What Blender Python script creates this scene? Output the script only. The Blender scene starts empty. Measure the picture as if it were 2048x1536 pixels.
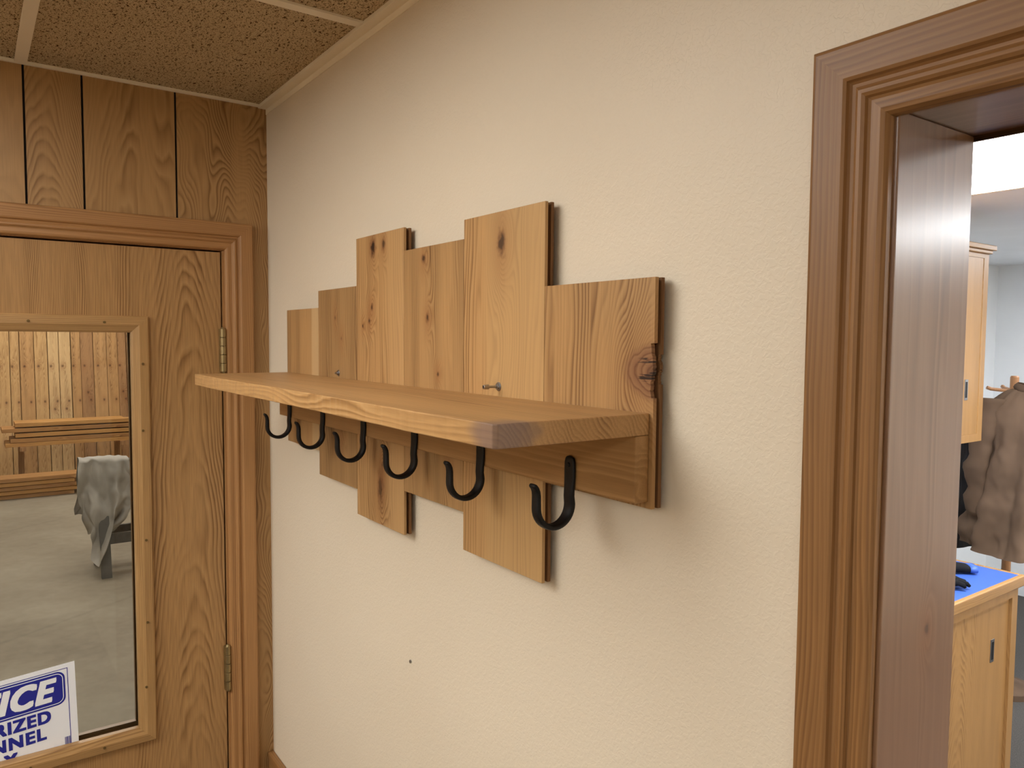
import bpy, math, random
import numpy as np
from mathutils import Vector, Matrix
from mathutils import noise as mn
random.seed(7)
scene=bpy.context.scene
COL=scene.collection

# ------------------------------------------------------------ helpers
def lin(c):
    o=[]
    for v in c[:3]:
        v=v/255.0
        o.append(v/12.92 if v<=0.04045 else ((v+0.055)/1.055)**2.4)
    return (o[0],o[1],o[2],1.0)

class NT:
    def __init__(s,name):
        s.mat=bpy.data.materials.new(name); s.mat.use_nodes=True
        s.t=s.mat.node_tree; s.t.nodes.clear()
        s.out=s.t.nodes.new('ShaderNodeOutputMaterial')
        s.b=s.t.nodes.new('ShaderNodeBsdfPrincipled')
        s.t.links.new(s.b.outputs[0],s.out.inputs[0])
    def n(s,ty): return s.t.nodes.new(ty)
    def put(s,sock,v):
        if isinstance(v,bpy.types.NodeSocket): s.t.links.new(v,sock)
        elif v is not None: sock.default_value=v
    def m(s,op,a,b=None,c=None,clamp=False):
        n=s.n('ShaderNodeMath'); n.operation=op; n.use_clamp=clamp
        s.put(n.inputs[0],a); s.put(n.inputs[1],b)
        if c is not None: s.put(n.inputs[2],c)
        return n.outputs[0]
    def coords(s,kind='Object'):
        return s.n('ShaderNodeTexCoord').outputs[kind]
    def sep(s,v):
        n=s.n('ShaderNodeSeparateXYZ'); s.put(n.inputs[0],v); return n.outputs
    def comb(s,x,y,z):
        n=s.n('ShaderNodeCombineXYZ'); s.put(n.inputs[0],x); s.put(n.inputs[1],y); s.put(n.inputs[2],z); return n.outputs[0]
    def noise(s,v,scale=1.0,detail=3,rough=.5,dist=0.0):
        n=s.n('ShaderNodeTexNoise'); s.put(n.inputs['Vector'],v)
        n.inputs['Scale'].default_value=scale; n.inputs['Detail'].default_value=detail
        n.inputs['Roughness'].default_value=rough; n.inputs['Distortion'].default_value=dist
        return n.outputs['Fac']
    def ramp(s,f,stops,interp='LINEAR'):
        n=s.n('ShaderNodeValToRGB'); s.put(n.inputs[0],f); r=n.color_ramp; r.interpolation=interp
        while len(r.elements)<len(stops): r.elements.new(.5)
        for e,(p,c) in zip(r.elements,stops):
            e.position=p; e.color=c if not isinstance(c,(int,float)) else (c,c,c,1)
        return n.outputs[0]
    def mix(s,f,a,b,mode='MIX'):
        n=s.n('ShaderNodeMix'); n.data_type='RGBA'; n.blend_type=mode
        s.put(n.inputs[0],f); s.put(n.inputs[6],a); s.put(n.inputs[7],b); return n.outputs[2]
    def maprange(s,v,a,b,c=0.0,d=1.0):
        n=s.n('ShaderNodeMapRange'); n.interpolation_type='SMOOTHSTEP'; s.put(n.inputs[0],v)
        for i,x in zip((1,2,3,4),(a,b,c,d)): n.inputs[i].default_value=x
        return n.outputs[0]
    def bump(s,h,strength=.3,dist=.001):
        n=s.n('ShaderNodeBump'); n.inputs['Strength'].default_value=strength; n.inputs['Distance'].default_value=dist
        s.put(n.inputs['Height'],h); s.t.links.new(n.outputs[0],s.b.inputs['Normal'])
    def fin(s,color,rough=.5,metal=0.0,spec=None,coat=0.0,coat_r=.2):
        s.put(s.b.inputs['Base Color'],color); s.put(s.b.inputs['Roughness'],rough)
        s.b.inputs['Metallic'].default_value=metal
        if spec is not None: s.b.inputs['Specular IOR Level'].default_value=spec
        s.b.inputs['Coat Weight'].default_value=coat; s.b.inputs['Coat Roughness'].default_value=coat_r
        return s.mat

def plain(name,c,rough=.5,metal=0.0,nscale=40,var=.08,bump=0.0,spec=None):
    t=NT(name); v=t.coords()
    f=t.noise(v,nscale,2)
    a=lin(c); lo=tuple(x*(1-var) for x in a[:3])+(1,); hi=tuple(min(1,x*(1+var)) for x in a[:3])+(1,)
    col=t.ramp(f,[(.3,lo),(.7,hi)])
    if bump: t.bump(f,bump,.001)
    return t.fin(col,rough,metal,spec)

def wood(name,light,mid,dark,along='Z',across='X',freq=220,warp=.010,wl=(14,1.6),knots=(),cath=None,
         rough=.5,seed=0.0,origin=(0,0,0),contrast=1.0,coat=0.0,bump=0,tone=.05,sap=None,fibre=.16,patch=None,irr=2.5):
    """growth-ring wood: rings are contours of a warped field, knots are bumps in that field"""
    t=NT(name); S=t.sep(t.coords())
    ax={'X':0,'Y':1,'Z':2}; ia,il=ax[across],ax[along]; idp=[i for i in range(3) if i not in(ia,il)][0]
    a=t.m('ADD',S[ia],origin[ia]); l=t.m('ADD',S[il],origin[il]); d=t.m('ADD',S[idp],origin[idp])
    v1=t.comb(t.m('MULTIPLY_ADD',a,wl[0],seed*3.7),t.m('MULTIPLY_ADD',d,wl[0],seed),t.m('MULTIPLY_ADD',l,wl[1],seed*7.1))
    n1=t.m('SUBTRACT',t.noise(v1,1,2,.45),.5)
    v2=t.comb(t.m('MULTIPLY_ADD',a,60,seed),t.m('MULTIPLY',d,60),t.m('MULTIPLY_ADD',l,9,seed))
    n2=t.m('SUBTRACT',t.noise(v2,1,1,.5),.5)
    if knots: 
        n7=t.m('SUBTRACT',t.noise(t.comb(t.m('MULTIPLY_ADD',a,150,seed),t.m('MULTIPLY',d,60),t.m('MULTIPLY_ADD',l,110,seed)),1,2,.5),.5)
    if cath:
        a0,Cc,k=cath
        da=t.m('SUBTRACT',a,a0)
        phi=t.m('ADD',t.m('MULTIPLY',t.m('MULTIPLY',da,da),Cc),t.m('MULTIPLY',l,k))
        phi=t.m('ADD',phi,t.m('MULTIPLY',d,freq*.5))
        phi=t.m('ADD',phi,t.m('MULTIPLY',n1,warp*freq))
    else:
        phi=t.m('ADD',a,t.m('MULTIPLY',d,.8))
        phi=t.m('ADD',phi,t.m('MULTIPLY',n1,warp*4))
        phi=t.m('MULTIPLY',phi,freq)
        n6=t.noise(t.comb(t.m('MULTIPLY_ADD',a,34,seed*5.1),t.m('MULTIPLY',d,20),t.m('MULTIPLY_ADD',l,.9,seed*2.2)),1,1)
        phi=t.m('ADD',phi,t.m('MULTIPLY',t.m('SUBTRACT',n6,.5),irr*2))
    phi=t.m('ADD',phi,t.m('MULTIPLY',n2,.9))
    masks=[]
    for (ka,kl,K,sa,sl,rk,dk) in knots:
        xa=t.m('SUBTRACT',a,ka); xl=t.m('SUBTRACT',l,kl)
        xa2=t.m('MULTIPLY',xa,xa); xl2=t.m('MULTIPLY',xl,xl)
        e=t.m('MULTIPLY_ADD',xa2,-1/(sa*sa),t.m('MULTIPLY',xl2,-1/(sl*sl)))
        g=t.m('EXPONENT',e)
        phi=t.m('MULTIPLY_ADD',g,K,phi)
        ra,rl=rk if isinstance(rk,tuple) else (rk,rk*1.3)
        if ra>0:
            q=t.m('SQRT',t.m('MULTIPLY_ADD',xa2,1/(ra*ra),t.m('MULTIPLY',xl2,1/(rl*rl))))
            if dk>.5:
                q=t.m('MULTIPLY_ADD',n7,1.3,q); mk_=t.maprange(q,1.5,.25,0,dk)
            else:
                q=t.m('MULTIPLY_ADD',n7,.07,t.m('MULTIPLY_ADD',n2,.22,q)); mk_=t.maprange(q,1.10,.82)
            masks.append((mk_,g,dk,q))
    fr=t.m('FRACT',phi)
    L,M,D=lin(light),lin(mid),lin(dark)
    D2=tuple(M[i]+(D[i]-M[i])*contrast for i in range(3))+(1,)
    col=t.ramp(fr,[(0,M),(.15,L),(.55,M),(.86,D2),(1.0,M)])
    n3=t.noise(t.comb(t.m('MULTIPLY_ADD',a,24,seed*2),t.m('MULTIPLY',d,5),t.m('MULTIPLY_ADD',l,1.5,seed)),1,2)
    cm=t.maprange(n3,.38,.66,.15,1.0)
    col=t.mix(cm,tuple(M[i]*.55+L[i]*.45 for i in range(3))+(1,),col)
    n3m=t.m('MULTIPLY_ADD',t.m('SUBTRACT',n3,.5),-tone*4,1.0)
    fb=t.noise(t.comb(t.m('MULTIPLY',a,520),t.m('MULTIPLY',d,520),t.m('MULTIPLY',l,14)),1,2,.6)
    fbm=t.m('MULTIPLY_ADD',t.m('SUBTRACT',fb,.5),fibre*2,1.0)
    mul=t.m('MULTIPLY',n3m,fbm)
    g3=t.n('ShaderNodeCombineColor')
    for i in range(3): t.put(g3.inputs[i],mul)
    col=t.mix(1.0,col,g3.outputs[0],'MULTIPLY')
    if sap:
        pos,w,sc=sap
        f=t.maprange(t.m('ADD',a,t.m('MULTIPLY',n1,.03)),pos-w,pos+w)
        col=t.mix(t.m('MULTIPLY',f,.65),col,lin(sc))
    for mk_,g,dk,q in masks:
        col=t.mix(t.m('MULTIPLY',g,.40),col,lin((142,88,48)))
        if dk>.5: col=t.mix(mk_,col,t.mix(t.maprange(q,.75,.35),lin((98,58,32)),lin((42,22,12))))
        else:
            rg=t.m('FRACT',t.m('MULTIPLY_ADD',n2,.5,t.m('MULTIPLY',q,5.5)))
            kc=t.ramp(rg,[(0,lin((136,94,62))),(.6,lin((150,108,72))),(.85,lin((112,72,44))),(1,lin((136,94,62)))])
            kc=t.mix(t.maprange(q,1.05,.95),lin((92,54,30)),kc)
            kc=t.mix(t.maprange(q,.45,.12),kc,lin((78,46,28)))
            ck=t.noise(t.comb(t.m('MULTIPLY',a,26),t.m('MULTIPLY',d,20),t.m('MULTIPLY_ADD',l,210,1.3)),1,2,.5)
            ckm=t.m('MULTIPLY',t.ramp(ck,[(.36,1.0),(.41,0.0)]),t.maprange(q,.85,.55))
            kc=t.mix(ckm,kc,lin((40,20,12)))
            col=t.mix(mk_,col,kc)
    if patch:
        (pa,pl,pd),pr,pc,am=patch
        q=t.m('ADD',t.m('ADD',t.m('POWER',t.m('ABSOLUTE',t.m('SUBTRACT',a,pa)),2),t.m('POWER',t.m('ABSOLUTE',t.m('SUBTRACT',l,pl)),2)),t.m('POWER',t.m('ABSOLUTE',t.m('SUBTRACT',d,pd)),2))
        q=t.m('ADD',t.m('DIVIDE',t.m('SQRT',q),pr),t.m('MULTIPLY',n2,.8))
        col=t.mix(t.maprange(q,1.2,.5,0,am),col,lin(pc))
    if bump: t.bump(t.m('ADD',fb,t.m('MULTIPLY',fr,.35)),bump,.0006)
    return t.fin(col,rough,0,.4,coat)

def mk(name,verts,faces,mats,parent=None,mi=None,smooth=False,bevel=0,origin=None,label=None,seg=2,recalc=True):
    vs=np.array(verts,float)
    if origin is None:
        origin=((vs[:,0].min()+vs[:,0].max())/2,(vs[:,1].min()+vs[:,1].max())/2,vs[:,2].min())
    o=Vector(origin)
    me=bpy.data.meshes.new(name)
    me.from_pydata([tuple(Vector(v)-o) for v in verts],[],faces)
    if not isinstance(mats,(list,tuple)): mats=[mats]
    for m_ in mats: me.materials.append(m_)
    if mi is not None:
        for p,i in zip(me.polygons,mi): p.material_index=i
    if smooth:
        for p in me.polygons: p.use_smooth=True
    if recalc:
        import bmesh
        bm=bmesh.new(); bm.from_mesh(me); bmesh.ops.recalc_face_normals(bm,faces=bm.faces); bm.to_mesh(me); bm.free()
    ob=bpy.data.objects.new(name,me); COL.objects.link(ob)
    if parent:
        ob.parent=parent; ob.location=o-Vector(parent['_o'])
    else: ob.location=o
    if bevel:
        b=ob.modifiers.new('bevel','BEVEL'); b.width=bevel; b.segments=seg; b.limit_method='ANGLE'
    if label: ob['label']=label
    ob['_o']=tuple(o)
    return ob
def thing(ob,label,cat,group=None,kind=None):
    ob['label']=label; ob['category']=cat
    if group: ob['group']=group
    if kind: ob['kind']=kind
    return ob
def struct(ob): ob['kind']='structure'; return ob
def empty(name,loc):
    e=bpy.data.objects.new(name,None); COL.objects.link(e); e.location=loc; e['_o']=tuple(loc); e.empty_display_size=.05
    return e
def boxg(x0,x1,y0,y1,z0,z1,base=0):
    v=[(x,y,z) for x in(x0,x1) for y in(y0,y1) for z in(z0,z1)]
    f=[(0,1,3,2),(4,6,7,5),(0,4,5,1),(2,3,7,6),(0,2,6,4),(1,5,7,3)]
    return v,[tuple(i+base for i in q) for q in f]
def boxes(name,lst,mats,parent=None,mis=None,**k):
    V=[];Fc=[];MI=[]
    for j,b in enumerate(lst):
        v,f=boxg(*b,base=len(V)); V+=v; Fc+=f; MI+=[(mis[j] if mis else 0)]*6
    return mk(name,V,Fc,mats,parent,MI,**k)
def prism(poly,fn,h0,h1,base=0):
    n=len(poly); V=[fn(u,v,h0) for u,v in poly]+[fn(u,v,h1) for u,v in poly]
    F=[tuple(range(base,base+n)),tuple(range(base+2*n-1,base+n-1,-1))]
    for i in range(n):
        j=(i+1)%n; F.append((base+i,base+j,base+n+j,base+n+i))
    return V,F
def frame3(name,u0,u1,v1,v0,prof,fn,mats,closed=False,parent=None,**k):
    """mitred frame. prof=(inward offset,height). open at bottom (v0) unless closed"""
    V=[];F=[];MI=[]
    s=1 if u1>u0 else -1
    cs=[(u0,v0,s,1 if closed else 0),(u0,v1,s,-1),(u1,v1,-s,-1),(u1,v0,-s,1 if closed else 0)]
    n=len(prof)
    for (u,v,su,sv) in cs:
        for w,h in prof: V.append(fn(u+su*w,v+sv*w,h))
    segs=[(0,1,0),(1,2,1),(2,3,0)]+([(3,0,1)] if closed else [])
    for a,b,m_ in segs:
        for i in range(n-1):
            F.append((a*n+i,a*n+i+1,b*n+i+1,b*n+i)); MI.append(m_)
    if not closed:
        F.append(tuple(range(n))); MI.append(0); F.append(tuple(3*n+i for i in range(n))); MI.append(0)
    return mk(name,V,F,mats,parent,MI,**k)
def cylg(p0,p1,r0,r1,n=16,base=0,cap=True):
    p0=Vector(p0);p1=Vector(p1); d=(p1-p0).normalized()
    a=d.orthogonal().normalized(); b=d.cross(a)
    V=[];F=[]
    for p,r in((p0,r0),(p1,r1)):
        for i in range(n):
            t=2*math.pi*i/n; V.append(tuple(p+a*math.cos(t)*r+b*math.sin(t)*r))
    for i in range(n):
        j=(i+1)%n; F.append((base+i,base+j,base+n+j,base+n+i))
    if cap: F.append(tuple(base+i for i in range(n))); F.append(tuple(base+n+i for i in range(n-1,-1,-1)))
    return V,F
def merge(parts):
    V=[];F=[]
    for v,f in parts:
        b=len(V); V+=list(v); F+=[tuple(i+b for i in q) for q in f]
    return V,F
def sweep(path,secs,side,n=12,e=.75):
    side=Vector(side); V=[];F=[]
    P=[Vector(p) for p in path]
    for i,p in enumerate(P):
        d=(P[min(i+1,len(P)-1)]-P[max(i-1,0)]).normalized(); nr=side.cross(d).normalized()
        a,b=secs[i]
        for k in range(n):
            t=2*math.pi*k/n; c,s_=math.cos(t),math.sin(t)
            V.append(tuple(p+side*a*math.copysign(abs(c)**e,c)+nr*b*math.copysign(abs(s_)**e,s_)))
    for i in range(len(P)-1):
        for k in range(n):
            j=(k+1)%n; F.append((i*n+k,i*n+j,(i+1)*n+j,(i+1)*n+k))
    F.append(tuple(range(n))); F.append(tuple((len(P)-1)*n+k for k in range(n-1,-1,-1)))
    return V,F

# ------------------------------------------------------------ camera
a,pi_,r,f=0.62040,0.05825,0.00712,1517.44
Fd=Vector((-math.cos(a)*math.cos(pi_),math.sin(a)*math.cos(pi_),-math.sin(pi_)))
R0=Vector((math.sin(a),math.cos(a),0)); U0=R0.cross(Fd)
R=R0*math.cos(r)+U0*math.sin(r); U=R0*-math.sin(r)+U0*math.cos(r)
cd=bpy.data.cameras.new('camera'); cam=bpy.data.objects.new('camera',cd); COL.objects.link(cam)
M=Matrix((( R.x,U.x,-Fd.x,1.8706),(R.y,U.y,-Fd.y,-.6),(R.z,U.z,-Fd.z,1.83),(0,0,0,1)))
cam.matrix_world=M; cd.sensor_width=36; cd.lens=f*36/2048; cd.clip_start=.02
scene.camera=cam
scene.view_settings.view_transform='Standard'
scene.view_settings.look='None'

# ------------------------------------------------------------ materials
def wall_mat():
    t=NT('cream_textured_plaster'); v=t.coords()
    n1=t.noise(v,165,2,.5,.9); n3=t.noise(v,2.2,2); n4=t.noise(v,55,2,.5,.4)
    k=t.ramp(n1,[(.44,0.0),(.56,1.0)])
    h=t.m('ADD',t.m('MULTIPLY',k,.6),t.m('MULTIPLY',n4,.45))
    t.bump(h,.28,.0010)
    col=t.ramp(n3,[(.3,lin((225,210,186))),(.7,lin((230,216,193)))])
    return t.fin(col,.45,0,.4)
m_wall=wall_mat()
m_white=plain('white_painted_wall',(232,235,238),.6,nscale=3,var=.03)
def tile_mat():
    t=NT('fissured_ceiling_tile'); v=t.coords(); S=t.sep(v)
    vv=t.comb(t.m('MULTIPLY',S[0],1.0),t.m('MULTIPLY',S[1],1.9),S[2])
    n1=t.noise(vv,125,3,.6,1.0); n2=t.noise(v,340,2,.5); n3=t.noise(v,5,2)
    f1=t.ramp(n1,[(.395,1.0),(.425,0.0)]); f2=t.ramp(n2,[(.39,1.0),(.43,0.0)])
    fm=t.m('MAXIMUM',f1,t.m('MULTIPLY',f2,.75))
    base=t.ramp(n3,[(.3,lin((198,175,138))),(.7,lin((210,187,150)))])
    g=t.ramp(t.noise(v,420,2),[(.3,.84),(.7,1.0)])
    base=t.mix(1.0,base,g,'MULTIPLY')
    col=t.mix(fm,base,lin((80,56,34)))
    return t.fin(col,.9,0,.1)
m_tile=tile_mat()
m_grid=plain('cream_painted_metal_grid',(242,230,206),.45,nscale=8,var=.03)
def conc_mat():
    t=NT('polished_concrete'); v=t.coords(); S=t.sep(v)
    n1=t.noise(v,1.1,4,.6,.3); n2=t.noise(v,14,3,.6)
    col=t.ramp(n1,[(.3,lin((134,124,108))),(.5,lin((149,139,122))),(.7,lin((163,154,137)))])
    j=t.m('ABSOLUTE',t.m('SUBTRACT',t.m('FRACT',t.m('MULTIPLY',t.m('ADD',S[0],t.m('MULTIPLY',S[1],.6)),.33)),.5))
    jm=t.ramp(j,[(.0,.86),(.010,1.0)])
    col=t.mix(1.0,col,jm,'MULTIPLY')
    col=t.mix(.2,col,t.ramp(n2,[(.3,lin((120,110,95))),(.7,lin((170,161,144)))]))
    return t.fin(col,.7,0,.2)
m_conc=conc_mat()
m_carpet=plain('dark_grey_carpet',(70,66,62),.95,nscale=180,var=.35)
m_dark=plain('dark_shadow_groove',(24,15,9),.9)
m_black=plain('black_forged_iron',(17,17,19),.5,.3,nscale=140,var=.3,bump=.2)
m_steel=plain('zinc_steel',(170,170,172),.3,1.0)
m_brass=plain('aged_brass_hinge',(165,145,104),.38,.9,nscale=60,var=.2)
m_nail=plain('nail_head',(120,98,60),.4,.6)

PAN=((182,143,95),(166,126,79),(124,88,51))
def panel(i,cath,seed,wp=.30,wl=(7,2.4),ct=.85): return wood('ash_panelling_%s'%'abcdefg'[i],*PAN,along='Z',across='Y',freq=70,cath=cath,warp=wp,wl=wl,seed=seed,rough=.38,contrast=ct,tone=.05,fibre=.18)
pan=[panel(0,(0.03,1500,12),1.3,.2),panel(1,(-.01,2300,34),4.1,.25),panel(2,(.06,260,9),8.8,.30,(7,2),.55),panel(3,(-.06,260,9),12.2,.55,(8,2.6),.9)]
m_oakdoor=wood('oak_veneer_door',(178,138,90),(160,119,73),(116,80,44),along='Z',across='Y',freq=120,cath=(.33,560,11),warp=.13,wl=(6,1.6),seed=3.3,rough=.35,tone=.03,fibre=.38,contrast=1.0)
CAS=((178,132,84),(162,116,70),(128,88,50))
m_casV=wood('stained_fir_upright',*CAS,along='Z',across='Y',freq=200,warp=.008,seed=2.2,rough=.42,contrast=.7,tone=.03)
m_casH=wood('stained_fir_head',*CAS,along='Y',across='Z',freq=200,warp=.008,seed=5.2,rough=.42,contrast=.7,tone=.03)
CAS2=((154,112,68),(138,97,56),(108,73,41))
m_cas2V=wood('dark_fir_upright',*CAS2,along='Z',across='X',freq=240,warp=.006,wl=(12,2.2),seed=6.2,rough=.42,contrast=.6,tone=.05,fibre=.22)
m_cas2H=wood('dark_fir_head',*CAS2,along='X',across='Z',freq=240,warp=.006,wl=(12,2.2),seed=9.2,rough=.42,contrast=.6,tone=.05,fibre=.22)
JB=((140,104,76),(128,91,64),(106,74,50))
m_jamb=wood('stained_fir_jamb',*JB,along='Z',across='Y',freq=60,warp=.012,seed=1.7,rough=.28,contrast=.5,coat=.7,fibre=.1,tone=.04,knots=[(.075,1.58,3,.012,.03,.005,.6)])
m_jambH=wood('stained_fir_jamb_head',*JB,along='X',across='Y',freq=60,warp=.012,seed=1.9,rough=.28,contrast=.5,coat=.7,tone=.04)
STP=((180,141,92),(164,125,78),(130,93,54))
m_stopV=wood('oak_glazing_bead_upright',*STP,along='Z',across='Y',freq=300,warp=.006,seed=1.1,rough=.35,fibre=.3)
m_stopH=wood('oak_glazing_bead_rail',*STP,along='Y',across='Z',freq=300,warp=.006,seed=2.9,rough=.35,fibre=.3)

# ------------------------------------------------------------ room shell
ZC=2.385
WX0,WX1=1.553,2.40
JH=2.012
struct(boxes('wall_north',[(-.0,WX0-.018,0,.125,0,ZC),(WX1+.018,3.8,0,.125,0,ZC),(WX0-.018,WX1+.018,0,.125,JH+.018,ZC)],m_wall))
DY1,DY0=-.1085,-.927
DH=2.035
struct(boxes('wall_west',[(-.12,-.006,DY1+.02,0,0,ZC),(-.12,-.006,-3.6,DY0-.02,0,ZC),(-.12,-.006,DY0-.02,DY1+.02,DH+.02,ZC)],m_dark))
gro=[0.0,-.206,-.391,-.496,-.60,-.80,-.92,-1.12,-1.3,-1.5,-1.7,-1.9,-2.1,-2.3,-2.5,-2.7,-2.9,-3.1,-3.3,-3.6]
for i in range(len(gro)-1):
    y1=gro[i]-.0022; y0=gro[i+1]+.0022; y1=0 if i==0 else y1
    if y0>=DY1+.02 or y1<=DY0-.02: segs=[(y0,y1,0,ZC)]
    else:
        segs=[(y0,y1,DH+.02,ZC)]
        if y1>DY1+.02: segs.append((DY1+.02,y1,0,DH+.02))
        if y0<DY0-.02: segs.append((y0,DY0-.02,0,DH+.02))
    lst=[(-.006,0,s[0],s[1],s[2],s[3]) for s in segs]
    struct(boxes('wall_west_panelling',lst,[pan[3],pan[2],pan[1],pan[0]][i%4],origin=(0,(y0+y1)/2,0)))
struct(boxes('wall_south',[(-.12,3.8,-3.72,-3.6,0,ZC)],m_wall))
struct(boxes('wall_east',[(3.8,3.92,-3.72,5.7,0,ZC)],m_wall))
struct(boxes('floor',[(-.12,3.92,-3.72,5.7,-.05,0)],m_carpet))
ys=[0,-.50,-1.11,-1.72,-2.33,-2.94,-3.6]
struct(boxes('ceiling',[(-.12,3.92,-3.72,0,ZC+.004,ZC+.06)],m_tile))
g=[]
for x in (.59,1.81,3.03): g.append((x-.011,x+.011,-3.6,0,ZC-.001,ZC+.004))
for y in ys[1:-1]: g.append((0,3.8,y-.011,y+.011,ZC-.0015,ZC+.004))
g.append((0,3.8,-.020,0,ZC-.004,ZC+.004)); g.append((0,.010,-3.6,0,ZC-.002,ZC+.004))
struct(boxes('ceiling_grid',g,m_grid,bevel=.0006))
struct(boxes('trim_1',[(0,3.8,-.0015,0,ZC-.016,ZC-.002)],m_grid))
struct(boxes('trim_2',[(0,1.487,-.016,0,.69,.786)],m_cas2H,bevel=.003))

def emis(name,c,s):
    t=NT(name); t.b.inputs['Emission Color'].default_value=c; t.b.inputs['Emission Strength'].default_value=s; return t.fin((.8,.8,.8,1),.5)
LC=(.98,.99,.97,1)
m_ema=emis('fluorescent_diffuser_near',LC,7.5)
m_em=emis('fluorescent_diffuser',LC,7.2)
m_emb=emis('fluorescent_diffuser_fill',LC,10)
def troffer(x0,x1,y0,y1,z,mat,label):
    e=empty('ceiling_light',((x0+x1)/2,(y0+y1)/2,z-.02))
    boxes('fixture_frame',[(x0,x1,y0,y0+.02,z-.012,z),(x0,x1,y1-.02,y1,z-.012,z),(x0,x0+.02,y0,y1,z-.012,z),(x1-.02,x1,y0,y1,z-.012,z)],m_grid,e)
    boxes('diffuser',[(x0+.02,x1-.02,y0+.02,y1-.02,z-.009,z-.003)],mat,e)
    thing(e,label,'ceiling light'); return e
TL='recessed fluorescent troffer in the tiled ceiling'
troffer(.61,1.19,-1.10,-.52,ZC,m_ema,TL)
troffer(.02,1.19,-2.32,-1.12,ZC,m_em,TL)
troffer(2.44,3.02,-2.32,-1.12,ZC,m_emb,TL)  # unseen fixture added as weak fill for east-facing sides
troffer(.61,1.79,-3.54,-2.95,ZC,m_emb,TL)  # unseen rear fixture, there only as added fill light

# ------------------------------------------------------------ doorway casing
PROF=[(0,0),(0,.0145),(.0015,.0172),(.004,.018),(.028,.0168),(.0305,.0155),(.0318,.0130),(.0335,.0112),(.036,.0108),(.0378,.0128),(.040,.0145),(.043,.0148),(.0455,.0132),(.0468,.0108),(.049,.0098),(.053,.0102),(.057,.0106),(.0605,.0096),(.063,.0065),(.064,.003),(.064,0)]
struct(frame3('trim_3',1.4855,2.468,2.0715,0,PROF,lambda u,v,h:(u,-h,v),[m_cas2V,m_cas2H]))
struct(boxes('door_2',[(WX0-.018,WX0,-.001,.126,0,JH),(WX1,WX1+.018,-.001,.126,0,JH)],m_jamb,origin=(0,0,0),bevel=.0012))
struct(boxes('trim_4',[(WX0-.018,WX1+.018,-.001,.126,JH,JH+.018)],m_jambH,bevel=.001))
struct(frame3('trim_5',1.4855,2.468,2.0715,0,PROF,lambda u,v,h:(u,.127+h,v),[m_cas2V,m_cas2H]))

# ------------------------------------------------------------ west door
struct(frame3('trim_6',-.0405,DY0-.066,2.1005,0,PROF,lambda u,v,h:(h,u,v),[m_casV,m_casH]))
struct(boxes('trim_7',[(-.121,.0005,DY1-.0005,DY1+.0195,0,DH+.0195),(-.121,.0005,DY0-.0195,DY0+.0005,0,DH+.0195),(-.121,.0005,DY0,DY1,DH,DH+.0195),
   (-.075,-.05,DY1-.014,DY1,0,DH),(-.075,-.05,DY0,DY0+.014,0,DH),(-.075,-.05,DY0,DY1,DH-.014,DH)],m_casV))
dl=(-.924,-.1125,.008,2.031)
FO=(-.764,-.271,.899,1.877)
W=.037
GI=(FO[0]+W,FO[1]-W,FO[2]+W,FO[3]-W)
ho=(GI[0]-.012,GI[1]+.012,GI[2]-.012,GI[3]+.012)
e_door=empty('door_1',(-.02,(dl[0]+dl[1])/2,.008)); struct(e_door)
boxes('slab',[(-.046,-.003,dl[0],ho[0],dl[2],dl[3]),(-.046,-.003,ho[1],dl[1],dl[2],dl[3]),(-.046,-.003,ho[0],ho[1],dl[2],ho[2]),(-.046,-.003,ho[0],ho[1],ho[3],dl[3])],m_oakdoor,e_door)
BP=[(0,-.0032),(0,.004),(.003,.007),(.020,.0085),(.026,.006),(.033,.004),(.037,.001),(.037,-.012)]
frame3('glazing_bead',FO[0],FO[1],FO[3],FO[2],BP,lambda u,v,h:(h,u,v),[m_stopV,m_stopH],closed=True,parent=e_door)
frame3('glazing_bead',FO[0],FO[1],FO[3],FO[2],BP,lambda u,v,h:(-.049-h,u,v),[m_stopV,m_stopH],closed=True,parent=e_door)
gt=NT('window_glass'); tr=gt.n('ShaderNodeBsdfTransparent'); gl=gt.n('ShaderNodeBsdfGlossy'); gl.inputs['Roughness'].default_value=.02
tr.inputs[0].default_value=(.95,.95,.935,1)
fz=gt.n('ShaderNodeFresnel'); fz.inputs[0].default_value=1.4; ms=gt.n('ShaderNodeMixShader')
gt.t.links.new(fz.outputs[0],ms.inputs[0]);gt.t.links.new(tr.outputs[0],ms.inputs[1]);gt.t.links.new(gl.outputs[0],ms.inputs[2]);gt.t.links.new(ms.outputs[0],gt.out.inputs[0])
boxes('glass_pane',[(-.020,-.015,ho[0]+.001,ho[1]-.001,ho[2]+.001,ho[3]-.001)],gt.mat,e_door,label='clear glass pane')
for (y,z) in [(-.285,1.77),(-.288,1.62),(-.286,1.37),(-.287,1.18),(-.292,1.03),(-.36,1.862),(-.5,1.862),(-.38,.914),(-.52,.914)]:
    v,f_=cylg((.006,y,z),(.0098,y,z),.0032,.0028,12); mk('nail_head',v,f_,m_nail,e_door)
def hinge(z0,z1):
    e=empty('hinge',(.006,-.1105,z0)); e.parent=e_door; e.location=Vector((.006,-.1105,z0))-Vector(e_door['_o'])
    n=5; h=(z1-z0); parts=[]
    for i in range(n):
        parts.append(cylg((.006,-.1105,z0+h*i/n+.0006),(.006,-.1105,z0+h*(i+1)/n-.0006),.0068,.0068,16))
    parts.append(cylg((.006,-.1105,z0-.004),(.006,-.1105,z0+.001),.003,.0055,12)); parts.append(cylg((.006,-.1105,z1-.001),(.006,-.1105,z1+.004),.0055,.003,12))
    V,F=merge(parts); mk('knuckle',V,F,m_brass,e,bevel=.0004)
    V,F=merge([boxg(-.0028,.004,-.118,-.111,z0,z1),boxg(-.003,.004,-.109,-.1035,z0,z1)]); mk('leaf',V,F,m_brass,e)
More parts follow.
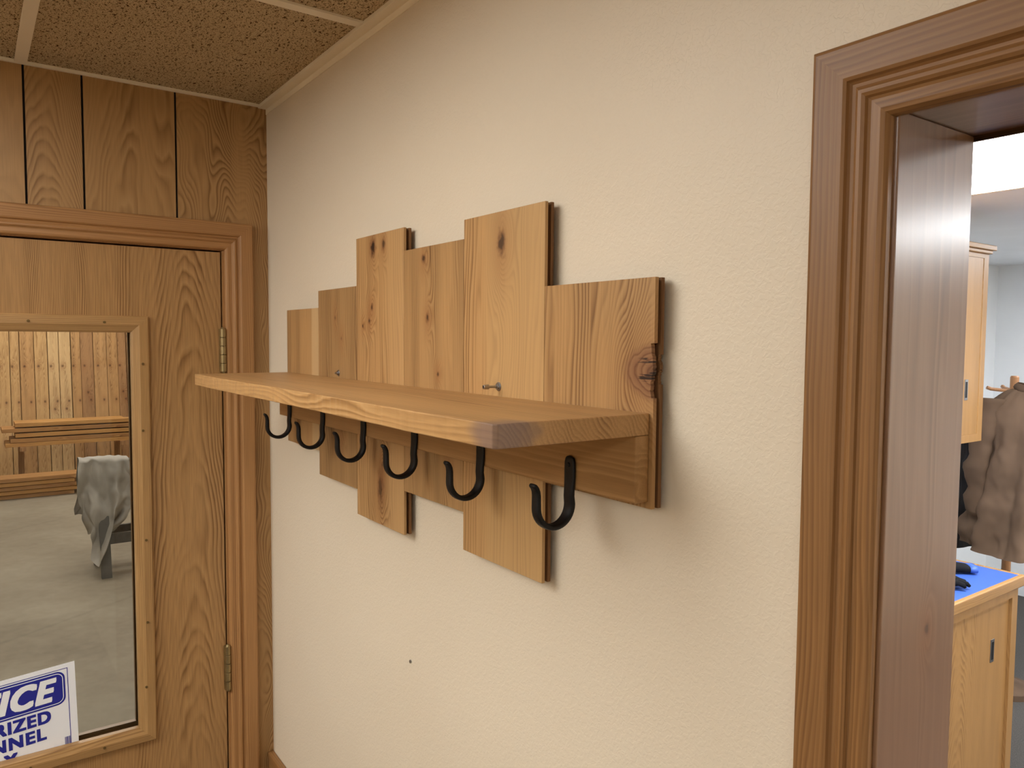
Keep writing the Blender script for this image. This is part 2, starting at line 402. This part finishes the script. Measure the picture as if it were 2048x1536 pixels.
hinge(1.749,1.851); hinge(.974,1.083); hinge(.2,.302)

# ------------------------------------------------------------ sign on glass
def sign():
    t=NT('white_vinyl'); m_w=t.fin(lin((240,240,243)),.35)
    t=NT('navy_ink'); m_b=t.fin(lin((32,38,142)),.45)
    W_,H_=.335,.200; cx=.1675
    piv=Vector((-.0095,-.427,.918)); th=math.radians(4.6)
    def fn(u,v,h):
        du=u-W_
        return (piv.x-.0045+h,piv.y+du*math.cos(th)-v*math.sin(th)*.3,piv.z+du*math.sin(th)+v)
    e=empty('safety_sign',fn(W_/2,0,0))
    v,f_=prism([(0,0),(W_,0),(W_,H_),(0,H_)],fn,0,.0006); mk('sign_sheet',v,f_,m_w,e)
    def ring(u0,u1,v0,v1,w):
        return [[(u0,v0),(u1,v0),(u1,v0+w),(u0,v0+w)],[(u0,v1-w),(u1,v1-w),(u1,v1),(u0,v1)],[(u0,v0+w),(u0+w,v0+w),(u0+w,v1-w),(u0,v1-w)],[(u1-w,v0+w),(u1,v0+w),(u1,v1-w),(u1-w,v1-w)]]
    P=[prism(q,fn,.0006,.0008) for q in ring(.014,W_-.014,.0035,H_-.010,.0014)]
    mk('border',*merge(P),m_b,e)
    def rr(u0,u1,v0,v1,r):
        o=[]
        for cx,cy,s0 in((u1-r,v1-r,0),(u0+r,v1-r,90),(u0+r,v0+r,180),(u1-r,v0+r,270)):
            for k_ in range(7):
                a_=math.radians(s0+15*k_); o.append((cx+r*math.cos(a_),cy+r*math.sin(a_)))
        return o
    mk('banner',*prism(rr(.020,W_-.020,.112,.186,.016),fn,.0008,.0010),m_b,e)
    mk('banner_outline',*prism(rr(.0235,W_-.0235,.1155,.1825,.0135),fn,.0010,.0011),m_w,e)
    mk('banner_fill',*prism(rr(.0250,W_-.0250,.1170,.1810,.012),fn,.0011,.0012),m_b,e)
    def text(s,cx,y0,width,cap,mat,h,shear=0,bd_=.0014,sp=1.12):
        c=bpy.data.curves.new('t','FONT'); c.body=s; c.size=1; c.shear=shear; c.fill_mode='FRONT'; c.resolution_u=4; c.space_character=sp
        o=bpy.data.objects.new('t',c); COL.objects.link(o); bpy.context.view_layer.update()
        dg=bpy.context.evaluated_depsgraph_get(); me=bpy.data.meshes.new_from_object(o.evaluated_get(dg))
        vs=np.array([v.co[:] for v in me.vertices]); fs=[tuple(p.vertices) for p in me.polygons]
        bpy.data.objects.remove(o)
        x0,x1=vs[:,0].min(),vs[:,0].max(); yy0,yy1=vs[:,1].min(),vs[:,1].max()
        V=[];F=[]; w2=width-2*bd_; c2=cap-2*bd_
        for q,(ox,oy) in enumerate([(i_,j_) for i_ in(-1,-.5,0,.5,1) for j_ in(-1,0,1)]):
            b=len(V)
            V+=[fn(cx-w2/2+(p[0]-x0)/(x1-x0)*w2+ox*bd_,y0+bd_+(p[1]-yy0)/(yy1-yy0)*c2+oy*bd_*.8,h+q*.00001) for p in vs]
            F+=[tuple(i_+b for i_ in q_) for q_ in fs]
        mk('lettering',V,F,mat,e,recalc=False,label='"%s" lettering'%s)
    text('NOTICE',cx+.004,.1225,.256,.054,m_w,.0014,.28,.0032,1.12)
    text('AUTHORIZED',cx,.0790,.236,.029,m_b,.0010,0,.0017,1.14)
    text('PERSONNEL',cx,.0440,.216,.029,m_b,.0010,0,.0017,1.14)
    text('ONLY',cx,.0090,.108,.029,m_b,.0010,0,.0017,1.16)
    bars=[];u=W_-.026
    for i in range(7):
        w=random.choice([.0005,.0009,.0013]); bars.append(prism([(u,.006),(u+w,.006),(u+w,.036),(u,.036)],fn,.0008,.0010)); u+=w+.0007
    mk('barcode',*merge(bars),m_b,e)
    thing(e,'white notice sign with navy lettering stuck on door glass','sign')
sign()

# ------------------------------------------------------------ coat rack shelf
RACK=empty('coat_rack_shelf',(.757,-.003,1.505))
YF,YB=-.022,-.0075
LT,MD,DK=(192,152,102),(173,131,82),(124,86,50)
bd=[(.196,.3825,1.600,1.892),(.3835,.5690,1.5515,1.926),(.5705,.7565,1.505,2.011),(.7575,.9405,1.579,1.973),(.9415,1.1290,1.5235,2.000),(1.1300,1.3150,1.653,1.896)]
kn=[[( .30,1.70,4,.02,.06,0,0)],
 [(.47,1.87,3,.012,.03,.004,.6),(.50,1.83,3,.012,.03,.003,.6),(.50,1.66,5,.02,.05,.006,.6)],
 [(.640,1.990,7,.018,.04,(.011,.016),1.0),(.682,1.990,5,.014,.03,(.007,.012),.8),(.636,1.886,5,.014,.03,.005,.85),(.625,1.862,4,.012,.03,.004,.8),(.598,1.853,3,.01,.02,.003,.8),(.668,1.570,9,.028,.07,(.011,.034),.8),(.675,1.61,4,.015,.04,.004,.7)],
 [(.823,1.955,5,.014,.03,.006,.85),(.835,1.863,5,.013,.03,.0058,.9),(.868,1.777,3,.012,.02,.003,.8),(.90,1.64,5,.015,.03,.005,.6)],
 [(1.035,1.957,9,.024,.06,(.0095,.018),.85),(1.03,1.83,-4,.03,.10,0,0)],
 [(1.324,1.797,13,.066,.056,(.052,.031),.4),(1.26,1.74,3,.03,.04,0,0)]]
fr=[170,190,110,190,130,110]; sapl=[(.345,.004,(206,174,128)),None,(.70,.03,(194,154,104)),None,(1.005,.02,(198,160,108)),None]
tint=[.97,.90,1.0,.95,1.03,.98]
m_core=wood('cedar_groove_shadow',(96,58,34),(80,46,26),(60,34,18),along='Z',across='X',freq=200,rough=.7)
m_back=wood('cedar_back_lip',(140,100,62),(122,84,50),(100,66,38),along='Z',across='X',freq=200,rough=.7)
rj=random.Random(4)
def jagline(x1_,z0_,z1_,depth):
    n=30; o=[(x1_,z0_)]
    for k in range(n+1):
        t=k/n; z=z0_+(z1_-z0_)*t
        dd=depth*(.62+.38*math.sin(t*7.5+.4))+rj.uniform(-.0008,.0010)
        if .40<t<.47: dd=depth*.35+rj.uniform(-.0006,.0006)
        o.append((x1_-max(.0005,dd),z+(rj.uniform(-.0005,.0005) if 0<k<n else 0)))
    return o+[(x1_,z1_+.0006)]
sc=lambda c,k:tuple(v*k for v in c)
for i,(x0,x1,z0,z1) in enumerate(bd):
    mt=wood('cedar_board_%s'%'abcdef'[i],sc(LT,tint[i]),sc(MD,tint[i]),sc(DK,tint[i]),along='Z',across='X',freq=fr[i],warp=.018 if i in(2,4,5) else .013,wl=(9,1.8),knots=kn[i],
            rough=.45,seed=i*2.7+.9,origin=((x0+x1)/2,(YF+YB)/2,z0),contrast=1.0,tone=.13,sap=sapl[i],fibre=.18,bump=.12)
    def poly(x1_,jag,dep=.0045,za=1.770,zb=1.827):
        if not jag: return [(x0,z0),(x1_,z0),(x1_,z1),(x0,z1)]
        return [(x0,z0),(x1_,z0)]+jagline(x1_,za,zb,dep)+[(x1_,z1),(x0,z1)]
    j=(i==5)
    fn=lambda u,v,h:(u,h,v)
    ys_=[YF,YF+.0050,YF+.0098,YB]
    P=[prism(poly(x1,j),fn,ys_[0],ys_[1]),prism(poly(x1-.007,False),fn,ys_[1],ys_[2]),prism(poly(x1-.0005,j,.003,1.784,1.815),fn,ys_[2],ys_[3])]
    V,F=merge(P); MI=[]
    for q,(v_,f_) in enumerate(P): MI+=[q]*len(f_)
    mk('back_board',V,F,[mt,m_core,m_back],RACK,MI,origin=((x0+x1)/2,(YF+YB)/2,z0),bevel=0 if j else .0006)
boxes('rear_batten',[(.23,1.27,YB+.0002,-.0005,1.67,1.71)],m_back,RACK)
boxes('rear_batten',[(.23,1.27,YB+.0002,-.0005,1.80,1.84)],m_back,RACK)
m_shelf=wood('cedar_shelf_board',(198,155,103),(180,136,84),(142,101,58),along='X',across='Y',freq=150,warp=.014,wl=(8,1.4),rough=.45,seed=14.2,contrast=.8,tone=.06,
   knots=[(-.13,.05,5,.03,.08,0,0)],fibre=.2,patch=((-.090,.562,.010),.044,(118,98,94),.7))
N=160
def fy(x): return -.2195+.0014*math.sin(x*9+1)+.0007*math.sin(x*31)+.0014*mn.noise(Vector((x*60,0,0)))
xsn=[.196+(1.3105-.196)*k/N for k in range(N+1)]
pol=[(1.3105,YF-.0002),(.196,YF-.0002)]+[(x,fy(x)) for x in xsn[:-1]]+[(1.3070,fy(1.307)),(1.3105,fy(1.31)+.004)]
v,f_=prism(pol,lambda u,v,h:(u,v,h),1.731,1.754)
mk('shelf_board',v,f_,m_shelf,RACK,bevel=.0014,seg=3,origin=(.753,-.121,1.731))
m_cleat=wood('cedar_rail',(184,142,92),(168,126,78),(146,106,62),along='X',across='Z',freq=90,warp=.010,wl=(10,1.5),rough=.5,seed=4.4,contrast=.3)
boxes('mounting_rail',[(.200,1.3100,-.042,YF-.0002,1.660,1.7308)],m_cleat,RACK,bevel=.001)
def hook_mesh(X):
    yf=-.0445; P=[];S=[]
    for z,w,b in[(1.6975,.002,.0012),(1.6968,.0052,.0019),(1.695,.0072,.0021),(1.691,.0084,.0022),(1.684,.0088,.0022),(1.674,.0088,.0022),(1.668,.0084,.0024),(1.661,.0080,.0028),(1.652,.0078,.0032)]:
        P.append((X,yf-(b-.0022),z)); S.append((w,b))
    c=(-.0685,1.643); rr_=.0240
    for k_ in range(0,181,10):
        t=math.radians(k_); P.append((X,c[0]+rr_*math.cos(t),c[1]-rr_*math.sin(t))); q=k_/180; S.append((.0078-.0014*q,.0036-.0004*q))
    for y,z,s_ in[(-.0925,1.650,.0031),(-.0925,1.657,.0030),(-.0932,1.662,.0029),(-.0949,1.666,.0028),(-.0970,1.6685,.0027),(-.0985,1.6695,.0022),(-.0992,1.6697,.0012)]:
        P.append((X,y,z)); S.append((s_+.0032,s_))
    return sweep(P,S,(1,0,0),20,.55)
HX=[.271,.459,.647,.834,1.021,1.2085]
V,F=hook_mesh(HX[0]); h0=mk('coat_hook',V,F,m_black,RACK,smooth=True,origin=(HX[0],-.042,1.618),label='black forged iron J hook')
V,F=cylg((HX[0],-.0465,1.688),(HX[0],-.0482,1.688),.0030,.0022,12)
s0=mk('hook_screw',V,F,m_black,h0)
for x in HX[1:]:
    h=h0.copy(); COL.objects.link(h); h.location.x+=x-HX[0]
    s=s0.copy(); COL.objects.link(s); s.parent=h
def mscrew(X,Z,L):
    parts=[cylg((X,-.0222,Z),(X,-.0232,Z),.0062,.0058,20),cylg((X,-.0232,Z),(X,-.0258,Z),.0040,.0040,6),cylg((X,-.0258,Z),(X,-.0258-L,Z),.0018,.0018,12)]
    if L>.01: parts.append(cylg((X,-.0258-L*.62,Z),(X,-.0258-L,Z),.0034,.0030,10))
    mk('mounting_screw',*merge(parts),m_steel,RACK,bevel=.0003,label='zinc screw with washer')
mscrew(1.031,1.767,.021); mscrew(.486,1.7635,.004)
thing(RACK,'rustic cedar plank coat rack with shelf and black iron hooks','coat rack')
v,f_=cylg((.739,-.0002,1.279),(.739,-.0022,1.279),.0032,.0028,14)
thing(mk('wall_anchor',v,f_,m_steel),'small metal screw anchor set in the cream wall','wall anchor')

# ------------------------------------------------------------ office beyond the doorway
struct(boxes('wall_office_west',[(-.10,0,.125,3.14,0,ZC+.1),(-.74,-.62,3.14,5.7,0,ZC+.1),(-.74,-.10,3.02,3.14,0,ZC+.1)],m_white))
struct(boxes('wall_office_north',[(-.74,3.92,5.56,5.7,0,ZC+.1)],m_white))
struct(boxes('wall_office_south',[(0,WX0-.018,.125,.127,0,ZC),(WX1+.018,3.8,.125,.127,0,ZC),(WX0-.018,WX1+.018,.125,.127,JH+.018,ZC)],m_white))
struct(boxes('ceiling_office',[(-.74,3.92,0,5.7,ZC+.01,ZC+.06)],m_white))
struct(boxes('floor_office',[(-.74,-.12,3.1,5.7,-.05,0)],m_carpet))
m_em2=emis('office_diffuser',(.93,.97,1,1),23)
OL='bright fluorescent ceiling fixture over the office'
troffer(.25,1.5,1.60,2.48,ZC+.01,m_em2,OL)
troffer(.6,1.8,3.9,4.5,ZC+.01,m_em2,OL)
troffer(2.4,3.6,.9,1.5,ZC+.01,m_em2,OL)  # unseen fixture added to light the doorway jamb and its sheen
troffer(2.4,3.6,3.0,3.6,ZC+.01,m_em2,OL)  # another unseen fixture, added to brighten the side the jamb faces
CAB=((168,128,80),(152,112,66),(122,86,48))
m_cab=wood('honey_oak_plywood',*CAB,along='Z',across='Y',freq=110,cath=(0,500,16),warp=.12,wl=(6,1.5),seed=8,rough=.4,tone=.05,contrast=.6)
m_cab2=wood('honey_oak_edge',*CAB,along='Y',across='Z',freq=200,seed=9,rough=.4)
m_blue=plain('blue_laminate',(58,92,172),.45,nscale=200,var=.05)
e=empty('base_cabinet',(.32,1.50,0))
boxes('body',[(.02,.612,.25,2.765,.09,.868),(.05,.57,.27,2.74,0,.09),(.612,.632,.25,.30,.09,.868),(.612,.632,2.715,2.765,.09,.868),(.612,.632,.30,2.715,.09,.13),(.612,.632,.30,2.715,.83,.868)],m_cab,e)
for y0,y1,x in((.30,1.15,.612),(1.10,1.98,.621),(1.93,2.715,.612)):
    boxes('sliding_door',[(x,x+.008,y0,y1,.13,.83)],m_cab,e,bevel=.001)
for y in(2.58,1.2):
    boxes('recessed_handle',[(.6205,.6225,y-.015,y+.015,.60,.69)],m_steel,e,bevel=.0008)
    boxes('handle_cup',[(.6225,.6235,y-.008,y+.008,.61,.68)],m_black,e)
thing(e,'honey oak base cabinet with sliding doors under a blue worktop','cabinet')
e=empty('countertop',(.32,1.5,.869))
boxes('laminate_top',[(.003,.628,.2,2.775,.870,.909)],m_blue,e)
boxes('wood_edging',[(.628,.648,.2,2.793,.869,.911),(.003,.628,2.775,2.793,.869,.911)],m_cab2,e,bevel=.004)
thing(e,'blue laminate worktop with oak edging on the cabinet','countertop')
e=empty('wall_cabinet',(.17,2.2,1.39))
boxes('body',[(.003,.31,1.0,3.11,1.39,2.24),(.31,.33,1.0,1.05,1.39,2.24),(.31,.33,3.065,3.11,1.39,2.24),(.31,.33,1.05,3.065,1.39,1.425),(.31,.33,1.05,3.065,2.205,2.24)],m_cab,e)
boxes('cornice',[(.0,.352,.98,3.135,2.24,2.262),(0,.342,.99,3.12,2.225,2.24)],m_cab2,e,bevel=.003)
for y0,y1,x in((1.05,2.1,.312),(2.05,3.065,.320)):
    boxes('sliding_door',[(x,x+.008,y0,y1,1.425,2.205)],m_cab,e,bevel=.001)
boxes('recessed_handle',[(.328,.330,2.93,2.96,1.58,1.67)],m_steel,e)
boxes('handle_cup',[(.330,.331,2.937,2.953,1.59,1.66)],m_black,e)
thing(e,'honey oak wall cabinet with sliding doors and cornice','cabinet')

def garment(name,cx,cy,ztop,zbot,rx0,rx1,ry0,ry1,mat,seed,label,cat='jacket',sleeves=True,nf=9,amp=.16,mats2=None):
    rnd=random.Random(seed); ph=[rnd.uniform(0,6.28) for _ in range(6)]
    e=empty(name,(cx,cy,zbot)); N=160;Mz=60;V=[];F=[]
    for j in range(Mz+1):
        t=j/Mz; z=ztop+(zbot-ztop)*t
        s=min(1,(t/.14))**.55 if t<.14 else 1
        rx=(rx0*.25+(rx0-rx0*.25)*s)+(rx1-rx0)*t; ry=(ry0*.3+ry0*.7*s)+(ry1-ry0)*t
        for i in range(N):
            an=2*math.pi*i/N
            w1=math.sin(nf*an+ph[0]+1.2*math.sin(2.2*t*2+ph[1])); w1=math.copysign(abs(w1)**.6,w1)
            fo=1+amp*(.2+.8*t)*(w1*.65+.35*math.sin((nf*2-3)*an+ph[2]+1.5*t))+.04*math.sin(7*t*3+3*an+ph[3])
            nz=mn.noise(Vector((math.cos(an)*3+seed,math.sin(an)*3,t*7)))*.14*(.4+t)+mn.noise(Vector((math.cos(an)*8,math.sin(an)*8+seed,t*18)))*.06
            fo+=nz
            V.append((cx+rx*math.cos(an)*fo,cy+ry*math.sin(an)*fo,z+.016*math.sin(3*an+ph[4])*t))
    for j in range(Mz):
        for i in range(N):
            k_=(i+1)%N; F.append((j*N+i,j*N+k_,(j+1)*N+k_,(j+1)*N+i))
    F.append(tuple(range(N)))
    mk('body_cloth',V,F,mat,e,smooth=True)
    V,F=[],[]
    for j in range(5):
        t=j/4
        for i in range(24):
            an=2*math.pi*i/24; q=.045+.018*math.sin(t*math.pi)
            V.append((cx+q*math.cos(an),cy+q*.8*math.sin(an),ztop-.03+.045*t-.012*math.cos(an)))
    for j in range(4):
        for i in range(24):
            k_=(i+1)%24; F.append((j*24+i,j*24+k_,(j+1)*24+k_,(j+1)*24+i))
    mk('collar',V,F,mats2 or mat,e,smooth=True)
    if sleeves:
        for sx in(-1,1):
            P=[];S=[]
            for j in range(26):
                t=j/25; P.append((cx+sx*(rx0*.72+.03*math.sin(t*2.5)+t*(rx1-rx0)*.5)+.006*math.sin(t*23+ph[1]),cy-ry0*.55-.03*math.sin(t*3),ztop-.06-t*.58)); w=.062-.018*t+.006*math.sin(t*21+ph[0])+.004*math.sin(t*47)
                S.append((w,w*.75))
            v_,f_=sweep(P,S,(1,0,0),28,.9); mk('sleeve',v_,f_,mat,e,smooth=True)
    thing(e,label,cat); return e
def cloth_mat(name,c,sc=300):
    t=NT(name); v=t.coords(); n2=t.noise(v,7,2)
    a_=lin(c); col=t.ramp(n2,[(.3,tuple(x*.8 for x in a_[:3])+(1,)),(.7,tuple(x*1.15 for x in a_[:3])+(1,))])
    return t.fin(col,.9,0,.1)
m_can=cloth_mat('brown_duck_canvas',(108,88,72)); m_gry=cloth_mat('charcoal_cloth',(56,54,54)); m_red=cloth_mat('red_cloth',(170,30,36)); m_shirt=cloth_mat('light_grey_cotton',(172,168,160))
m_crd=cloth_mat('dark_brown_corduroy',(94,76,62))
garment('jacket',.35,3.54,1.615,.80,.18,.25,.09,.11,m_can,3,'brown canvas work jacket hanging on the coat stand',mats2=m_crd,amp=.2)
garment('jacket',-.01,3.84,1.40,.72,.085,.12,.06,.07,m_gry,5,'charcoal jacket hanging on the coat stand',sleeves=False)
garment('jacket',.33,4.04,1.70,.85,.10,.12,.07,.08,m_red,8,'red jacket hanging on the coat stand',sleeves=False)
m_st=wood('cherry_stand',(176,130,90),(156,110,72),(120,80,50),along='Z',across='X',freq=200,rough=.4,seed=2)
e=empty('coat_stand',(.19,3.80,0)); sx_,sy_=.19,3.80
mk('post',*merge([cylg((sx_,sy_,.05),(sx_,sy_,1.655),.022,.020,20),cylg((sx_,sy_,1.655),(sx_,sy_,1.662),.020,.016,20)]),m_st,e,smooth=False)
mk('base',*merge([cylg((sx_,sy_,0),(sx_,sy_,.03),.15,.15,40),cylg((sx_,sy_,.03),(sx_,sy_,.05),.13,.05,40)]),m_crd,e)
for k_ in range(4):
    an=math.radians(45+90*k_); dx,dy=math.cos(an),math.sin(an)
    P=[(sx_+dx*q,sy_+dy*q,z) for q,z in((.015,1.585),(.06,1.587),(.11,1.592),(.13,1.600))]
    v,f_=sweep(P,[(.009,.009)]*4,(-dy,dx,0),10); mk('peg',v,f_,m_st,e)
thing(e,'wooden coat stand holding several jackets','coat stand')
def glove(cx,cy,z,ang,mat,label):
    e=empty('work_glove',(cx,cy,z)); ca,sa=math.cos(ang),math.sin(ang)
    def T(x,y,zz): return (cx+x*ca-y*sa,cy+x*sa+y*ca,z+zz)
    P=[T(-.10,0,.018),T(-.07,0,.02),T(-.03,0,.024),T(.02,0,.026),T(.045,0,.02)]
    parts=[sweep(P,[(.035,.014),(.036,.016),(.042,.020),(.045,.020),(.038,.012)],Vector((-sa,ca,0)),18)]
    for i,(oy,l) in enumerate(((-.031,.055),(-.011,.075),(.011,.07),(.031,.05))):
        P=[T(.035,oy,.018),T(.05+l*.4,oy*1.1,.026),T(.045+l*.8,oy*1.2,.02),T(.04+l,oy*1.25,.012)]
        parts.append(sweep(P,[(.011,.010),(.011,.010),(.010,.009),(.005,.005)],Vector((-sa,ca,0)),12))
    P=[T(-.03,.03,.018),T(-.005,.06,.022),T(.02,.075,.018),T(.035,.078,.012)]
    parts.append(sweep(P,[(.012,.012),(.012,.011),(.010,.010),(.005,.005)],Vector((0,0,1)),12))
    mk('glove_shell',*merge(parts),mat,e,smooth=True)
    v,f_=sweep([T(-.125,0,.018),T(-.098,0,.018)],[(.038,.016),(.037,.015)],Vector((-sa,ca,0)),18); mk('cuff',v,f_,m_blue,e,smooth=True)
    thing(e,label,'glove','pair of gloves on the worktop')
m_glv=cloth_mat('black_leather',(26,26,28))
glove(.50,2.36,.911,.6,m_glv,'black work glove with blue cuff on the worktop')
glove(.43,2.56,.911,-2.3,m_glv,'black work glove with blue cuff on the worktop')

# ------------------------------------------------------------ workshop through the glass
m_shop=plain('cream_workshop_wall',(214,206,190),.7,nscale=3,var=.03)
struct(boxes('floor_workshop',[(-10.5,-.12,-4,4,-.05,0)],m_conc))
struct(boxes('wall_workshop_west',[(-10.6,-10.5,-4,4,0,3.6)],m_shop))
struct(boxes('wall_workshop_north',[(-10.6,-.12,3.0,3.1,0,3.6)],m_shop))
struct(boxes('wall_workshop_south',[(-10.6,-.12,-4.1,-4,0,3.6)],m_shop))
struct(boxes('ceiling_workshop',[(-10.6,-.0,-4.1,3.1,3.6,3.7)],m_shop))
struct(boxes('wall_workshop_east',[(-.12,-.11,-4.1,-3.6,0,3.6),(-.12,-.11,-4.1,3.1,ZC+.02,3.6),(-.14,-.11,0,3.0,0,2.4)],m_shop))
m_em3=emis('workshop_diffuser',(1,.95,.88,1),8)
m_em4=emis('workshop_diffuser_far',(1,.95,.88,1),11)
for x,mm in((-8.0,m_em4),(-5.0,m_em3),(-2.2,m_em3)):
    troffer(x-.6,x+.6,-.9,.9,3.55,mm,'long fluorescent fixture over the workshop')
lum=[wood('lumber_%s'%'abcd'[i],*c,along='Z',across='Y',freq=60,warp=.02,wl=(5,.8),seed=i*3.1,rough=.7,tone=.12,
     knots=[(.0,.5+.2*i,4,.03,.06,.014,.7),(.03,1.0,4,.03,.06,.013,.7),(-.03,1.45,4,.03,.06,.014,.7)]) for i,c in enumerate([((216,178,126),(200,160,106),(166,122,76)),((204,162,112),(188,144,92),(150,108,68)),((222,190,142),(208,172,122),(174,134,88)),((184,142,98),(166,124,82),(128,90,58))])]
for layer,(x0,ya) in enumerate(((-9.50,-1.25),(-9.66,-1.18))):
    y=ya
    while y<2.0:
        w=random.uniform(.09,.20); x=x0; zt=random.uniform(2.0,2.7); ln=.06*zt
        V=[(x+ln,y,0),(x+ln+.03,y,0),(x+ln,y+w,0),(x+ln+.03,y+w,0),(x-ln,y,zt),(x-ln+.03,y,zt),(x-ln,y+w,zt),(x-ln+.03,y+w,zt)]
        F=[(0,1,3,2),(4,6,7,5),(0,4,5,1),(2,3,7,6),(0,2,6,4),(1,5,7,3)]
        o=mk('lumber_board',V,F,lum[random.choice([0,0,1,1,2,3])],bevel=.003)
        thing(o,'rough sawn board leaning upright against the workshop rack','board','upright boards leaning in the workshop')
        y+=w+random.uniform(.003,.010)
lh=[wood('plank_%s'%'ab'[i],*c,along='Y',across='Z',freq=80,warp=.02,seed=i*3.1+20,rough=.7) for i,c in enumerate([((208,160,96),(188,138,78),(150,100,56)),((190,144,90),(170,122,72),(134,90,52))])]
e=empty('lumber_rack',(-8.9,.3,0))
for y in(-.13,.91):
    boxes('post',[(-9.02,-8.96,y-.03,y+.03,0,.80)],lum[3],e)
    boxes('arm',[(-8.96,-8.5,y-.03,y+.03,.50,.55)],lum[3],e)
thing(e,'timber rack with arms carrying planks','lumber rack')
for j,(z,y0,y1) in enumerate(((.551,-.3,1.2),(.60,-.25,1.1),(.66,-.2,1.25),(.72,-.33,1.15),(.78,-.2,1.0))):
    for x in(-8.9,-8.7):
        o=boxes('plank',[(x,x+.17,y0,y1+random.uniform(-.1,.1),z,z+.045)],lh[j%2],bevel=.003); thing(o,'plank stacked flat on the workshop rack','plank','planks on the rack')
for j in range(5):
    o=boxes('plank',[(-8.55+.02*j,-8.25+.02*j,-1.4,.35+.05*(j%3),.002+j*.05,.045+j*.05)],lh[(j+1)%2],bevel=.003); thing(o,'plank stacked flat on the concrete floor','plank','planks on the floor')
e=empty('sawhorse',(-4.75,.4,0))
m_gp=plain('grey_painted_wood',(90,89,85),.6,var=.15)
boxes('top_beam',[(-4.80,-4.70,.10,1.15,.78,.87)],m_gp,e,bevel=.004)
for sx in(-1,1):
    for yy in(.20,1.05):
        V=[];xb=-4.75+sx*.22; xt=-4.75+sx*.04
        for (x,z) in((xb,0),(xt,.79)):
            V+=[(x-.02,yy-.035,z),(x+.02,yy-.035,z),(x+.02,yy+.035,z),(x-.02,yy+.035,z)]
        mk('leg',V,[(0,1,2,3),(4,5,6,7),(0,1,5,4),(1,2,6,5),(2,3,7,6),(3,0,4,7)],m_gp,e)
for x in(-4.62,-4.90):
    boxes('stretcher',[(x,x+.03,.20,1.05,.24,.32)],m_gp,e)
thing(e,'grey painted wooden sawhorse on the concrete floor','sawhorse')
def drape():
    V=[];F=[];N=90;Mz=90
    for j in range(Mz+1):
        t=j/Mz
        for i in range(N+1):
            s=i/N
            L1=.72-.30*abs(s-.42)**.8-.06*math.sin(s*11); L2=.42
            if t<.62:
                q=t/.62; d=(1-q)*L1; k=d/L1; yw=.36*(1+.28*math.sin(k*3.0))*(1-.35*k*k)
                x=-4.665+.07*k+.055*math.sin(8*s+2+2.5*k)*(.25+k)+.036*math.sin(19*s+5*k)*(.2+k); z=.885-d
            elif t<.68: q=(t-.62)/.06; k=0; yw=.36; x=-4.672-.156*q; z=.885+.012*math.sin(q*math.pi)
            else: q=(t-.68)/.32; d=q*L2; k=d/L2; yw=.36*(1-.2*k); x=-4.828-.06*k-.03*math.sin(14*s)*k; z=.885-d
            y=.22+(s-.5)*yw+.05*math.sin(k*4)*k
            nz=mn.noise_vector(Vector((s*3,t*4,1.7)))*.055*(.4+k); nz2=mn.noise_vector(Vector((s*8,t*9,5)))*.030*(.3+k)
            sgn=1 if t<.65 else -1
            V.append((x+abs(nz.x)*sgn+abs(nz2.x)*sgn+sgn*.004,y+nz.y+nz2.y,z+nz.z*.7+nz2.z))
    for j in range(Mz):
        for i in range(N): b=j*(N+1)+i; F.append((b,b+1,b+N+2,b+N+1))
    o=mk('shirt',V,F,m_shirt,smooth=True)
    thing(o,'light grey shirt draped over the sawhorse','shirt')
drape()

w=bpy.data.worlds.new('world'); scene.world=w; w.use_nodes=True
w.node_tree.nodes['Background'].inputs[0].default_value=(.5,.55,.6,1); w.node_tree.nodes['Background'].inputs[1].default_value=.3
for o in bpy.data.objects:
    if '_o' in o: del o['_o']
